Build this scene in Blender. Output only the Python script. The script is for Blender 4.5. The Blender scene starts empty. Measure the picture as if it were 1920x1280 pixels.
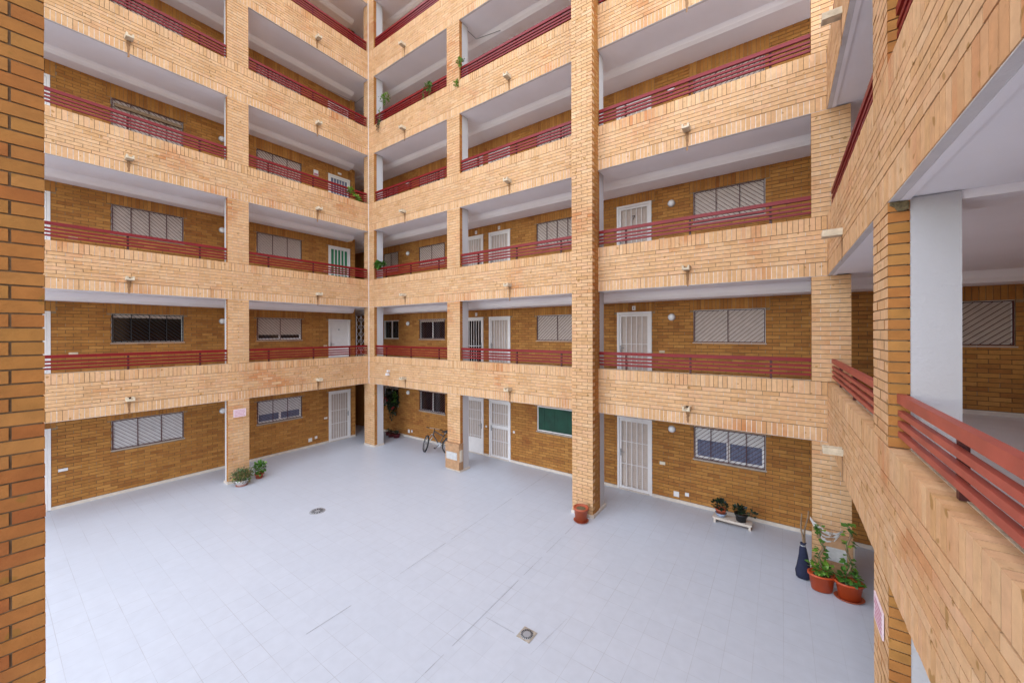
import bpy, math, random
from mathutils import Vector, Matrix
R = math.radians
random.seed(7)
C = bpy.context.scene.collection
sc = bpy.context.scene

# ------------------------------------------------------------------ camera
CAM = Vector((12.403, -8.245, 4.1595))
yaw, roll, FPX = R(35.5525), R(-0.1396), 705.84
fw = Vector((-math.sin(yaw), math.cos(yaw), 0)); rt = Vector((math.cos(yaw), math.sin(yaw), 0)); up = Vector((0, 0, 1))
r3 = rt * math.cos(roll) + up * math.sin(roll); u3 = -rt * math.sin(roll) + up * math.cos(roll)
cd = bpy.data.cameras.new('camera'); cam = bpy.data.objects.new('camera', cd); C.objects.link(cam)
M = Matrix.Identity(4)
for i in range(3):
    M[i][0] = r3[i]; M[i][1] = u3[i]; M[i][2] = -fw[i]; M[i][3] = CAM[i]
cam.matrix_world = M
cd.sensor_width = 36; cd.lens = FPX / 1920 * 36; cd.shift_y = -16.49 / 1920
cd.clip_start = 0.05; cd.clip_end = 2000
sc.camera = cam

# ------------------------------------------------------------------ light
SUN_EL, SUN_AZ = 45, 183        # sun behind a bright veil of cloud
w = bpy.data.worlds.new('World'); sc.world = w; w.use_nodes = True
nt = w.node_tree; bg = nt.nodes['Background']
sky = nt.nodes.new('ShaderNodeTexSky'); sky.sky_type = 'NISHITA'; sky.sun_disc = False
sky.sun_elevation = R(SUN_EL); sky.sun_rotation = R(SUN_AZ); sky.altitude = 30
sky.air_density = 1.0; sky.dust_density = 0.2; sky.ozone_density = 1.0
nt.links.new(sky.outputs[0], bg.inputs[0]); bg.inputs[1].default_value = 0.15
sd = bpy.data.lights.new('sun', 'SUN'); so = bpy.data.objects.new('sun', sd); C.objects.link(so)
sd.energy = 3.0; sd.angle = R(175); sd.color = (1.0, 0.95, 0.88)
az = R(SUN_AZ)
sdir = Vector((math.sin(az) * math.cos(R(SUN_EL)), math.cos(az) * math.cos(R(SUN_EL)), math.sin(R(SUN_EL))))
so.rotation_euler = sdir.to_track_quat('Z', 'Y').to_euler()
so.location = (6, -4, 30)
sc.view_settings.view_transform = 'Standard'; sc.view_settings.look = 'None'
sc.view_settings.exposure = 1.15; sc.view_settings.gamma = 1
sc.cycles.max_bounces = 12; sc.cycles.diffuse_bounces = 8; sc.cycles.glossy_bounces = 3
sc.cycles.use_denoising = True

# ------------------------------------------------------------------ dimensions
H = 2.8; ZB1 = 2.306; HB = 1.012; HR = 1.405; W = 13.04; G = 1.60; YD = -8.38; XE = 16.4
TB = 0.115
def zb(k): return ZB1 + H * (k - 1)
def fl(k): return 0.0 if k == 0 else zb(k) + 0.44
DROP = {1: .12, 2: .17, 3: .14, 4: .11, 5: .11, 6: .11}
DTOP = {0: 1.93, 1: 1.945, 2: 1.96, 3: 1.90, 4: 1.90}

# ------------------------------------------------------------------ materials
def newmat(name):
    m = bpy.data.materials.new(name); m.use_nodes = True
    return m, m.node_tree, m.node_tree.nodes['Principled BSDF']
def N(t, typ, **kw):
    n = t.nodes.new(typ)
    for k, v in kw.items(): setattr(n, k, v)
    return n
def plain(name, col, rough=.6, metal=0, noise=0.0, nscale=8, bump=0, bscale=60, spec=.5, coat=0):
    m, t, p = newmat(name)
    p.inputs['Base Color'].default_value = (*col, 1); p.inputs['Roughness'].default_value = rough
    p.inputs['Metallic'].default_value = metal; p.inputs['Specular IOR Level'].default_value = spec
    if noise:
        tc = N(t, 'ShaderNodeTexCoord'); nz = N(t, 'ShaderNodeTexNoise'); nz.inputs['Scale'].default_value = nscale
        nz.inputs['Detail'].default_value = 5
        t.links.new(tc.outputs['Object'], nz.inputs['Vector'])
        cr = N(t, 'ShaderNodeValToRGB')
        cr.color_ramp.elements[0].position = .3; cr.color_ramp.elements[1].position = .7
        cr.color_ramp.elements[0].color = (*[c * (1 - noise) for c in col], 1)
        cr.color_ramp.elements[1].color = (*[min(1, c * (1 + noise * .6)) for c in col], 1)
        t.links.new(nz.outputs['Fac'], cr.inputs[0]); t.links.new(cr.outputs[0], p.inputs['Base Color'])
    if bump:
        tc = N(t, 'ShaderNodeTexCoord'); nz = N(t, 'ShaderNodeTexNoise'); nz.inputs['Scale'].default_value = bscale
        t.links.new(tc.outputs['Object'], nz.inputs['Vector'])
        b = N(t, 'ShaderNodeBump'); b.inputs['Strength'].default_value = bump; b.inputs['Distance'].default_value = .01
        t.links.new(nz.outputs['Fac'], b.inputs['Height']); t.links.new(b.outputs[0], p.inputs['Normal'])
    return m
def brickmat(name, cols, stain, stain_amt, rough=.85):
    """each brick is its own mesh island: its colour comes from Random Per Island"""
    m, t, p = newmat(name)
    geo = N(t, 'ShaderNodeNewGeometry')
    cr = N(t, 'ShaderNodeValToRGB'); cr.color_ramp.interpolation = 'LINEAR'
    e = cr.color_ramp.elements
    while len(e) < len(cols): e.new(.5)
    for i, c in enumerate(cols):
        e[i].position = i / (len(cols) - 1); e[i].color = (*c, 1)
    t.links.new(geo.outputs['Random Per Island'], cr.inputs[0])
    # patches of rust coloured bricks
    big = N(t, 'ShaderNodeTexNoise'); big.inputs['Scale'].default_value = .55; big.inputs['Detail'].default_value = 3
    t.links.new(geo.outputs['Position'], big.inputs['Vector'])
    mr = N(t, 'ShaderNodeMapRange'); mr.inputs[1].default_value = .54; mr.inputs[2].default_value = .66
    t.links.new(big.outputs['Fac'], mr.inputs[0])
    r2 = N(t, 'ShaderNodeMath', operation='MULTIPLY'); r2.inputs[1].default_value = 7.31
    t.links.new(geo.outputs['Random Per Island'], r2.inputs[0])
    fr = N(t, 'ShaderNodeMath', operation='FRACT'); t.links.new(r2.outputs[0], fr.inputs[0])
    ml = N(t, 'ShaderNodeMath', operation='MULTIPLY'); t.links.new(mr.outputs[0], ml.inputs[0]); t.links.new(fr.outputs[0], ml.inputs[1])
    sm = N(t, 'ShaderNodeMath', operation='MULTIPLY'); sm.inputs[1].default_value = stain_amt; t.links.new(ml.outputs[0], sm.inputs[0])
    mx = N(t, 'ShaderNodeMix', data_type='RGBA'); mx.inputs[7].default_value = (*stain, 1)
    t.links.new(sm.outputs[0], mx.inputs[0]); t.links.new(cr.outputs[0], mx.inputs[6])
    # mottling inside a brick
    nz = N(t, 'ShaderNodeTexNoise'); nz.inputs['Scale'].default_value = 14; nz.inputs['Detail'].default_value = 6
    t.links.new(geo.outputs['Position'], nz.inputs['Vector'])
    mr2 = N(t, 'ShaderNodeMapRange'); mr2.inputs[1].default_value = .3; mr2.inputs[2].default_value = .7
    mr2.inputs[3].default_value = .89; mr2.inputs[4].default_value = 1.08
    t.links.new(nz.outputs['Fac'], mr2.inputs[0])
    mm = N(t, 'ShaderNodeMix', data_type='RGBA', blend_type='MULTIPLY'); mm.inputs[0].default_value = 1
    t.links.new(mx.outputs[2], mm.inputs[6]); t.links.new(mr2.outputs[0], mm.inputs[7])
    sc_ = N(t, 'ShaderNodeTexNoise'); sc_.inputs['Scale'].default_value = 13; sc_.inputs['Detail'].default_value = 0
    t.links.new(geo.outputs['Position'], sc_.inputs['Vector'])
    sr = N(t, 'ShaderNodeMapRange'); sr.inputs[1].default_value = .76; sr.inputs[2].default_value = .80; sr.inputs[4].default_value = .7
    t.links.new(sc_.outputs['Fac'], sr.inputs[0])
    ms = N(t, 'ShaderNodeMix', data_type='RGBA'); ms.inputs[7].default_value = (.30, .15, .03, 1)
    t.links.new(sr.outputs[0], ms.inputs[0]); t.links.new(mm.outputs[2], ms.inputs[6]); mm = ms
    # grime, weather streaks on a larger scale
    gz = N(t, 'ShaderNodeTexNoise'); gz.inputs['Scale'].default_value = 2.2; gz.inputs['Detail'].default_value = 6
    mp = N(t, 'ShaderNodeMapping'); mp.inputs['Scale'].default_value = (1, 1, .35)
    t.links.new(geo.outputs['Position'], mp.inputs[0]); t.links.new(mp.outputs[0], gz.inputs['Vector'])
    mr3 = N(t, 'ShaderNodeMapRange'); mr3.inputs[1].default_value = .35; mr3.inputs[2].default_value = .7
    mr3.inputs[3].default_value = .93; mr3.inputs[4].default_value = 1.04
    t.links.new(gz.outputs['Fac'], mr3.inputs[0])
    m3 = N(t, 'ShaderNodeMix', data_type='RGBA', blend_type='MULTIPLY'); m3.inputs[0].default_value = 1
    t.links.new(mm.outputs[2], m3.inputs[6]); t.links.new(mr3.outputs[0], m3.inputs[7])
    t.links.new(m3.outputs[2], p.inputs['Base Color'])
    p.inputs['Roughness'].default_value = rough; p.inputs['Specular IOR Level'].default_value = .3
    b = N(t, 'ShaderNodeBump'); b.inputs['Strength'].default_value = .5; b.inputs['Distance'].default_value = .004
    n3 = N(t, 'ShaderNodeTexNoise'); n3.inputs['Scale'].default_value = 60
    t.links.new(geo.outputs['Position'], n3.inputs['Vector'])
    t.links.new(n3.outputs['Fac'], b.inputs['Height']); t.links.new(b.outputs[0], p.inputs['Normal'])
    return m
BR = brickmat('pale_brick', [(.58, .334, .156), (.64, .392, .208), (.62, .364, .182), (.66, .420, .236), (.59, .338, .158), (.65, .386, .216), (.55, .312, .140)], (.50, .19, .065), .95)
BD = brickmat('ochre_shade_brick', [(.33, .140, .032), (.42, .190, .046), (.38, .162, .038), (.46, .215, .056), (.29, .115, .028), (.40, .170, .042)], (.24, .070, .015), .6)  # facade brick again, with the gallery shade put into its darker colour
BS = brickmat('amber_shade_brick', [(.37, .165, .040), (.44, .205, .052), (.41, .165, .040), (.47, .225, .062), (.39, .145, .036), (.45, .19, .048)], (.33, .09, .028), .9)  # pier sides and near pillar, their shade painted as a darker brick tone
MO = plain('grey_mortar', (.27, .185, .105), .95, noise=.3, nscale=6)
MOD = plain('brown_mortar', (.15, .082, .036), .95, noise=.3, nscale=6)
MJ = plain('pale_joint', (.58, .46, .35), .95, noise=.25, nscale=9)
CE = plain('cement', (.66, .63, .62), .95, noise=.10, nscale=5, bump=.4)
MOP = plain('pier_mortar', (.21, .14, .08), .95, noise=.35, nscale=12)
DJ = plain('dirty_joint', (.17, .095, .045), .95, noise=.35, nscale=7)
WJ = plain('white_joint', (.74, .68, .60), .95, noise=.25, nscale=9)
BJ = plain('bed_joint', (.36, .255, .155), .95, noise=.25, nscale=7)
WH = plain('white_plaster', (.54, .52, .525), .85, noise=.05, nscale=1.5, bump=.35, bscale=45)
CEIL = plain('ceiling_paint', (.90, .88, .90), .9, noise=.06, nscale=.8)
SK = plain('cream_skirting', (.62, .54, .46), .5, noise=.1)
RED = plain('red_paint', (.19, .005, .008), .42, spec=.35, noise=.12, nscale=3)
REDW = plain('weathered_red_paint', (.36, .075, .048), .5, spec=.4, noise=.18, nscale=5)
SIL2 = plain('beige_sill', (.46, .38, .33), .7, noise=.1)
MHS = plain('brown_facing', (.44, .25, .13), .8, noise=.25, nscale=9)
WM = plain('white_metal', (.74, .71, .70), .45, noise=.04)
SHU = plain('shutter', (.50, .41, .355), .55, noise=.08)
SHW = plain('pale_shutter', (.62, .60, .60), .55, noise=.06)
GRI = plain('dark_red_iron', (.075, .016, .016), .5)
GLS = plain('dark_glass', (.006, .006, .008), .08, spec=.8)
CUR = plain('blue_curtain', (.15, .165, .25), .9, noise=.3, nscale=20)
LEAFD = plain('beige_door_leaf', (.55, .46, .40), .6, noise=.06)
LAMPM = plain('lamp_glass', (.78, .78, .80), .25, spec=.6)
GREY = plain('grey_metal', (.30, .30, .31), .5)
BLK = plain('black_rubber', (.012, .012, .013), .6)
SIL = plain('silver_metal', (.55, .55, .56), .3, metal=.8)
SPT = plain('cream_concrete', (.60, .50, .36), .9, noise=.25, nscale=14, bump=.5)
DRK = plain('recess_shade', (.03, .02, .015), .9)
TER = plain('terracotta_plastic', (.40, .085, .035), .5, noise=.1, nscale=6)
ORA = plain('orange_plastic', (.52, .075, .018), .4, noise=.06)
SOIL = plain('soil', (.06, .035, .02), 1, noise=.4, nscale=40, bump=1)
DRY = plain('dry_moss', (.16, .12, .06), 1, noise=.4, nscale=40, bump=1)
CRM = plain('cream_plastic', (.66, .58, .46), .5)
WPL = plain('white_plastic', (.70, .68, .68), .45)
CVR = plain('grey_cover', (.50, .49, .48), .7, noise=.15, nscale=14)  # white covers toned down to a mottled grey
NAV = plain('navy_fabric', (.012, .016, .045), .85, noise=.3, nscale=12)
WOOD = plain('weathered_stick', (.26, .17, .10), .9, noise=.3, nscale=20)
CLO = plain('white_netting', (.62, .60, .58), .9)
GRT = plain('green_tarp', (.002, .050, .028), .7, noise=.4, nscale=3)
GRD = plain('green_leaf_door', (.03, .22, .10), .5)
PNK = plain('sign_plate', (.72, .58, .62), .5)
PNT = plain('sign_lettering', (.48, .16, .24), .6)
SPK = plain('drain_plate', (.38, .33, .27), .6, noise=.3, nscale=30)
BLU = plain('light_blue_pot', (.30, .36, .48), .6)
STN = plain('rust_stain', (.30, .16, .075), .95, noise=.3, nscale=20)
def leafmat(name, cols):
    m, t, p = newmat(name)
    geo = N(t, 'ShaderNodeNewGeometry'); cr = N(t, 'ShaderNodeValToRGB'); e = cr.color_ramp.elements
    while len(e) < len(cols): e.new(.5)
    for i, c in enumerate(cols): e[i].position = i / (len(cols) - 1); e[i].color = (*c, 1)
    t.links.new(geo.outputs['Random Per Island'], cr.inputs[0]); t.links.new(cr.outputs[0], p.inputs['Base Color'])
    p.inputs['Roughness'].default_value = .45
    return m
LG = leafmat('green_leaves', [(.035, .11, .012), (.06, .17, .02), (.10, .24, .03), (.03, .085, .015)])
LL = leafmat('bright_leaves', [(.12, .26, .02), (.20, .34, .03), (.07, .18, .02)])
LD = leafmat('dark_leaves', [(.010, .022, .012), (.018, .05, .018), (.012, .016, .02)])
LM = leafmat('mixed_leaves', [(.05, .10, .03), (.14, .17, .06), (.20, .13, .06), (.04, .08, .02), (.22, .22, .12)])
FLW = plain('red_flowers', (.30, .02, .02), .6)
# floor tiles
TILE, t, p = newmat('white_floor_tiles')
tc = N(t, 'ShaderNodeTexCoord'); mp = N(t, 'ShaderNodeMapping')
TS = .316
mp.inputs['Location'].default_value = (-7.05, 5.16, 0)
t.links.new(tc.outputs['Object'], mp.inputs[0])
bt = N(t, 'ShaderNodeTexBrick'); bt.offset = 0; bt.squash = 1
bt.inputs['Scale'].default_value = 1; bt.inputs['Brick Width'].default_value = TS; bt.inputs['Row Height'].default_value = TS
bt.inputs['Mortar Size'].default_value = .0032; bt.inputs['Mortar Smooth'].default_value = .3
bt.inputs['Color1'].default_value = (.490, .520, .572, 1); bt.inputs['Color2'].default_value = (.505, .535, .587, 1)
t.links.new(mp.outputs[0], bt.inputs['Vector'])
nz = N(t, 'ShaderNodeTexNoise'); nz.inputs['Scale'].default_value = 1.1; nz.inputs['Detail'].default_value = 4
t.links.new(tc.outputs['Object'], nz.inputs['Vector'])
cr = N(t, 'ShaderNodeValToRGB'); cr.color_ramp.elements[0].position = .40; cr.color_ramp.elements[1].position = .66
cr.color_ramp.elements[0].color = (.465, .49, .535, 1); cr.color_ramp.elements[1].color = (.37, .37, .39, 1)
t.links.new(nz.outputs['Fac'], cr.inputs[0]); t.links.new(cr.outputs[0], bt.inputs['Mortar'])
n2 = N(t, 'ShaderNodeTexNoise'); n2.inputs['Scale'].default_value = 7; n2.inputs['Detail'].default_value = 6
t.links.new(tc.outputs['Object'], n2.inputs['Vector'])
mr = N(t, 'ShaderNodeMapRange'); mr.inputs[1].default_value = .3; mr.inputs[2].default_value = .7; mr.inputs[3].default_value = .96; mr.inputs[4].default_value = 1.03
t.links.new(n2.outputs['Fac'], mr.inputs[0])
mx = N(t, 'ShaderNodeMix', data_type='RGBA', blend_type='MULTIPLY'); mx.inputs[0].default_value = 1
t.links.new(bt.outputs['Color'], mx.inputs[6]); t.links.new(mr.outputs[0], mx.inputs[7]); t.links.new(mx.outputs[2], p.inputs['Base Color'])
mr2 = N(t, 'ShaderNodeMapRange'); mr2.inputs[1].default_value = .3; mr2.inputs[2].default_value = .7; mr2.inputs[3].default_value = .30; mr2.inputs[4].default_value = .46
t.links.new(n2.outputs['Fac'], mr2.inputs[0]); t.links.new(mr2.outputs[0], p.inputs['Roughness'])
GTI = plain('gallery_tiles', (.76, .75, .77), .35, noise=.05, nscale=3)
# asphalt for the ground beyond
ASP = plain('asphalt', (.05, .05, .05), .95, noise=.2)

# ------------------------------------------------------------------ mesh helpers
class Fr:
    """wall frame: s along the wall, z up, d out towards the courtyard"""
    def __init__(s, o, u, n): s.o = Vector(o); s.u = Vector(u); s.n = Vector(n); s.flip = s.u.cross(Vector((0, 0, 1))).dot(s.n) < 0
    def p(s, a, z, d): return s.o + s.u * a + s.n * d + Vector((0, 0, z))
FA = Fr((0, 0, 0), (0, 1, 0), (1, 0, 0))
FB = Fr((0, 0, 0), (1, 0, 0), (0, -1, 0))
FC = Fr((W, 0, 0), (0, 1, 0), (-1, 0, 0))
FD = Fr((0, YD, 0), (1, 0, 0), (0, 1, 0))
FW = Fr((0, 0, 0), (1, 0, 0), (0, -1, 0))      # plain world: s=x, d=-y
class MB:
    def __init__(s): s.v = []; s.f = []; s.m = []; s.mats = []; s.sm = []
    def mi(s, m):
        if m not in s.mats: s.mats.append(m)
        return s.mats.index(m)
    def face(s, pts, m, smooth=False):
        i = len(s.v); s.v.extend(tuple(q) for q in pts); s.f.append(tuple(range(i, i + len(pts)))); s.m.append(s.mi(m)); s.sm.append(smooth)
    def box(s, F, s0, s1, z0, z1, d0, d1, m, skip=''):
        P = [F.p(a, z, d) for d in (d1, d0) for z in (z0, z1) for a in (s0, s1)]
        # front: 0 1 3 2 (d1), back: 4 5 7 6
        i = len(s.v); s.v.extend(tuple(q) for q in P)
        fs = {'f': (0, 1, 3, 2), 'b': (5, 4, 6, 7), 'l': (4, 0, 2, 6), 'r': (1, 5, 7, 3), 't': (2, 3, 7, 6), 'u': (4, 5, 1, 0)}
        k = s.mi(m)
        for n_, f in fs.items():
            if n_ in skip: continue
            if F.flip: f = f[::-1]
            s.f.append(tuple(i + j for j in f)); s.m.append(k); s.sm.append(False)
    def prism(s, F, pts, d0, d1, m):
        n = len(pts); i = len(s.v)
        ar = sum(pts[j][0] * pts[(j + 1) % n][1] - pts[(j + 1) % n][0] * pts[j][1] for j in range(n))
        if ar < 0: pts = pts[::-1]
        s.v.extend(tuple(F.p(a, z, d1)) for a, z in pts); s.v.extend(tuple(F.p(a, z, d0)) for a, z in pts)
        k = s.mi(m); fs = [tuple(range(n)), tuple(range(2 * n - 1, n - 1, -1))]
        for j in range(n): q = (j + 1) % n; fs.append((j, n + j, n + q, q))
        for f in fs:
            if F.flip: f = f[::-1]
            s.f.append(tuple(i + j for j in f)); s.m.append(k); s.sm.append(False)
    def lathe(s, c, prof, m, seg=24, axis=(0, 0, 1), sq=(1, 1), smooth=True, rotz=0):
        """profile of (radius, height) turned about axis at c"""
        ax = Vector(axis).normalized(); a = ax.orthogonal().normalized() if abs(ax.z) < .99 else Vector((math.cos(rotz), math.sin(rotz), 0)); b = ax.cross(a)
        i = len(s.v); c = Vector(c); k = s.mi(m)
        for r, h in prof:
            for j in range(seg):
                an = 2 * math.pi * j / seg
                s.v.append(tuple(c + ax * h + a * (r * sq[0] * math.cos(an)) + b * (r * sq[1] * math.sin(an))))
        for q in range(len(prof) - 1):
            for j in range(seg):
                j2 = (j + 1) % seg
                s.f.append((i + q * seg + j, i + q * seg + j2, i + (q + 1) * seg + j2, i + (q + 1) * seg + j)); s.m.append(k); s.sm.append(smooth)
        if prof[0][0] > 1e-5: s.f.append(tuple(i + j for j in range(seg))[::-1]); s.m.append(k); s.sm.append(False)
        if prof[-1][0] > 1e-5: s.f.append(tuple(i + (len(prof) - 1) * seg + j for j in range(seg))); s.m.append(k); s.sm.append(False)
    def tube(s, pts, r, m, seg=8, closed=False):
        pts = [Vector(q) for q in pts]; n = len(pts); i = len(s.v); k = s.mi(m)
        rs = r if isinstance(r, (list, tuple)) else [r] * n
        prev = None
        for j, q in enumerate(pts):
            if closed: tg = pts[(j + 1) % n] - pts[j - 1]
            else: tg = pts[min(j + 1, n - 1)] - pts[max(j - 1, 0)]
            tg.normalize()
            if prev is None: a = tg.orthogonal().normalized()
            else:
                a = prev - tg * prev.dot(tg)
                a = a.normalized() if a.length > 1e-6 else tg.orthogonal().normalized()
            prev = a; b = tg.cross(a)
            for e in range(seg):
                an = 2 * math.pi * e / seg
                s.v.append(tuple(q + (a * math.cos(an) + b * math.sin(an)) * rs[j]))
        for j in range(n if closed else n - 1):
            j2 = (j + 1) % n
            for e in range(seg):
                e2 = (e + 1) % seg
                s.f.append((i + j * seg + e, i + j * seg + e2, i + j2 * seg + e2, i + j2 * seg + e)); s.m.append(k); s.sm.append(True)
        if not closed:
            s.f.append(tuple(i + e for e in range(seg))[::-1]); s.m.append(k); s.sm.append(False)
            s.f.append(tuple(i + (n - 1) * seg + e for e in range(seg))); s.m.append(k); s.sm.append(False)
    def build(s, name, parent=None, loc=None):
        me = bpy.data.meshes.new(name)
        off = Vector(loc) if loc is not None else Vector((0, 0, 0))
        me.from_pydata([(v[0] - off.x, v[1] - off.y, v[2] - off.z) for v in s.v], [], s.f)
        for m in s.mats: me.materials.append(m)
        me.polygons.foreach_set('material_index', s.m); me.polygons.foreach_set('use_smooth', s.sm)
        me.update()
        o = bpy.data.objects.new(name, me); C.objects.link(o)
        if parent is not None: o.parent = parent; o.matrix_parent_inverse = Matrix.Translation(-pworld(parent))
        if loc is not None: o.location = off
        return o
def pworld(o):
    v = Vector((0, 0, 0))
    while o is not None:
        v += o.location; 
        o = o.parent
        if o is not None: v -= pworld(o); v += Vector((0, 0, 0)); v = v + pworld(o) if False else v + pworld(o); break
    return v
# every thing sits at its base; all part meshes are written in world coordinates with a parent inverse
def tag(o, label=None, cat=None, group=None, kind=None):
    if label: o['label'] = label
    if cat: o['category'] = cat
    if group: o['group'] = group
    if kind: o['kind'] = kind
    return o
def thing(name, loc, label, cat, group=None):
    o = bpy.data.objects.new(name, None); C.objects.link(o); o.location = loc; o.empty_display_size = .2
    return tag(o, label, cat, group)
def part(mb, name, parent, label=None):
    o = mb.build(name); o.parent = parent
    root = parent if parent.parent is None else parent.parent
    # parents at depth 1 are meshes at the origin of their root
    if parent.parent is None: o.matrix_parent_inverse = Matrix.Translation(-root.location)
    if label: o['label'] = label
    return o

# ------------------------------------------------------------------ brickwork (each brick an island)
CH = .0777; BL = .25; J = .010
def cut(iv, holes):
    out = [iv]
    for a, b in holes:
        nx = []
        for c0, c1 in out:
            if b <= c0 or a >= c1: nx.append((c0, c1)); continue
            if a - c0 > .02: nx.append((c0, a))
            if c1 - b > .02: nx.append((b, c1))
        out = nx
    return out
def jit(a): return random.uniform(-a, a)
def bedjoint(mb, F, s0, s1, z, d1, m, dep=.009):
    q = [F.p(s0, z - J * .55, d1 - .0055), F.p(s1, z - J * .55, d1 - .0055), F.p(s1, z + J * .5, d1 - dep), F.p(s0, z + J * .5, d1 - dep)]
    mb.face(q if not F.flip else q[::-1], m)
def stretch(mb, F, s0, s1, z0, z1, d1, th, m, holes=(), joint=MJ, phase=0, skip='b', L=BL, hj=.004, fill=.75):
    n = max(1, round((z1 - z0) / CH)); ch = (z1 - z0) / n
    for r in range(n):
        a = z0 + r * ch; b = a + ch
        hs = [(h[0], h[1]) for h in holes if h[2] < b - .02 and h[3] > a + .02]
        off = (L / 2 if (r + phase) % 2 else 0)
        if r and joint:
            for e0, e1 in cut((s0 + .003, s1 - .003), hs): bedjoint(mb, F, e0, e1, a, d1, BJ if joint in (MJ, DJ) else joint, .0105)
        k = math.floor((s0 - off) / L)
        x = k * L + off
        while x < s1 - .004:
            c0, c1 = max(x, s0), min(x + L, s1)
            x += L
            if c1 - c0 < .012: continue
            for e0, e1 in cut((c0, c1), hs):
                l = J / 2 if e0 > s0 + .004 else 0; rr = J / 2 if e1 < s1 - .004 else 0
                dj = d1 + jit(.0018)
                mb.box(F, e0 + l + jit(.0012) * (l > 0), e1 - rr, a + J * .5 + jit(.0008), b - J * .5 + jit(.0008), d1 - th, dj, m, skip)
                if rr and joint: 
                    q = [F.p(e1 - J / 2, a + .006, d1 - hj), F.p(e1 + J / 2, a + .006, d1 - hj), F.p(e1 + J / 2, b - .006, d1 - hj), F.p(e1 - J / 2, b - .006, d1 - hj)]
                    if random.random() < fill: mb.face(q if not F.flip else q[::-1], joint)
def soldier(mb, F, s0, s1, z0, z1, d1, th, m, joint=MJ, skip='b', pale=.85):
    n = max(1, round((s1 - s0) / CH)); cw = (s1 - s0) / n
    for i in range(n):
        a = s0 + i * cw; b = a + cw
        mb.box(F, a + J * .45 + jit(.001), b - J * .45 + jit(.001), z0 + .004, z1 - .004 + jit(.001), d1 - th, d1 + jit(.002), m, skip)
        if joint and i < n - 1 and random.random() < pale:
            q = [F.p(b - J / 2, z0 + .006, d1 - .004), F.p(b + J / 2, z0 + .006, d1 - .004), F.p(b + J / 2, z1 - .006, d1 - .004), F.p(b - J / 2, z1 - .006, d1 - .004)]
            mb.face(q if not F.flip else q[::-1], joint)
def band(F, s0, s1, k, parent, top=HB, name='parapet'):
    mb = MB(); z = zb(k)
    near = F is FC
    soldier(mb, F, s0, s1, z, z + .232, 0, TB, BR, joint=DJ if near else WJ, pale=.9)
    stretch(mb, F, s0, s1, z + .236, z + .236 + 7 * CH, 0, TB, BR, phase=k, joint=DJ if near else MJ, fill=.8)
    soldier(mb, F, s0, s1, z + .236 + 7 * CH + .003, z + top, 0, TB, BR, skip='', joint=DJ if near else MJ, pale=.9 if near else .35)
    mb.box(F, s0 + .012, s1 - .012, z + .012, z + top - .012, -.105, -.011, MO)
    mb.box(F, s0 + .002, s1 - .002, z - .003, z + .004, -.062, -.006, CE); mb.box(F, s0 + .002, s1 - .002, z - .005, z + .004, -TB, -.063, CEIL)                      # cement under the bricks
    mb.box(F, s0, s1, z + .44, z + top - .004, -.205, -TB - .003, WH)                        # plastered inner leaf
    mb.box(F, s0, s1, z + top - .003, z + top + .002, -.205, -TB + .004, SPT)
    return part(mb, name, parent)
def flat_pier(F, s0, s1, z0, z1, parent, m=BR, d1=0):
    mb = MB(); n = max(1, round((z1 - z0) / CH)); ch = (z1 - z0) / n; L = s1 - s0
    for r in range(n):
        a = z0 + r * ch; b = a + ch
        if r: bedjoint(mb, F, s0 + .003, s1 - .003, a, d1, BJ, .0105)
        cs = [0, BL, BL * 2, L] if r % 2 == 0 else [0, .12, .12 + BL, .12 + 2 * BL, L]
        cs = sorted(set([c for c in cs if c <= L - .05] + [L]))
        for c0, c1 in zip(cs[:-1], cs[1:]):
            l = J / 2 if c0 > 0 else 0; q = J / 2 if c1 < L else 0
            mb.box(F, s0 + c0 + l, s0 + c1 - q, a + J / 2 + jit(.0008), b - J / 2 + jit(.0008), d1 - TB, d1 + jit(.0018), m, 'lrbtu')
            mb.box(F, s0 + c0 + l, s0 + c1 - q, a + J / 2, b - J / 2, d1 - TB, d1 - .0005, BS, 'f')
            if q:
                z_ = d1 - .004; g = s0 + c1
                Q = [F.p(g - J / 2, a + .006, z_), F.p(g + J / 2, a + .006, z_), F.p(g + J / 2, b - .006, z_), F.p(g - J / 2, b - .006, z_)]
                mb.face(Q if not F.flip else Q[::-1], MJ)
    mb.box(F, s0 + .011, s1 - .011, z0, z1, d1 - TB + .011, d1 - .011, MO)
    return part(mb, 'brick_pier', parent)
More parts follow.
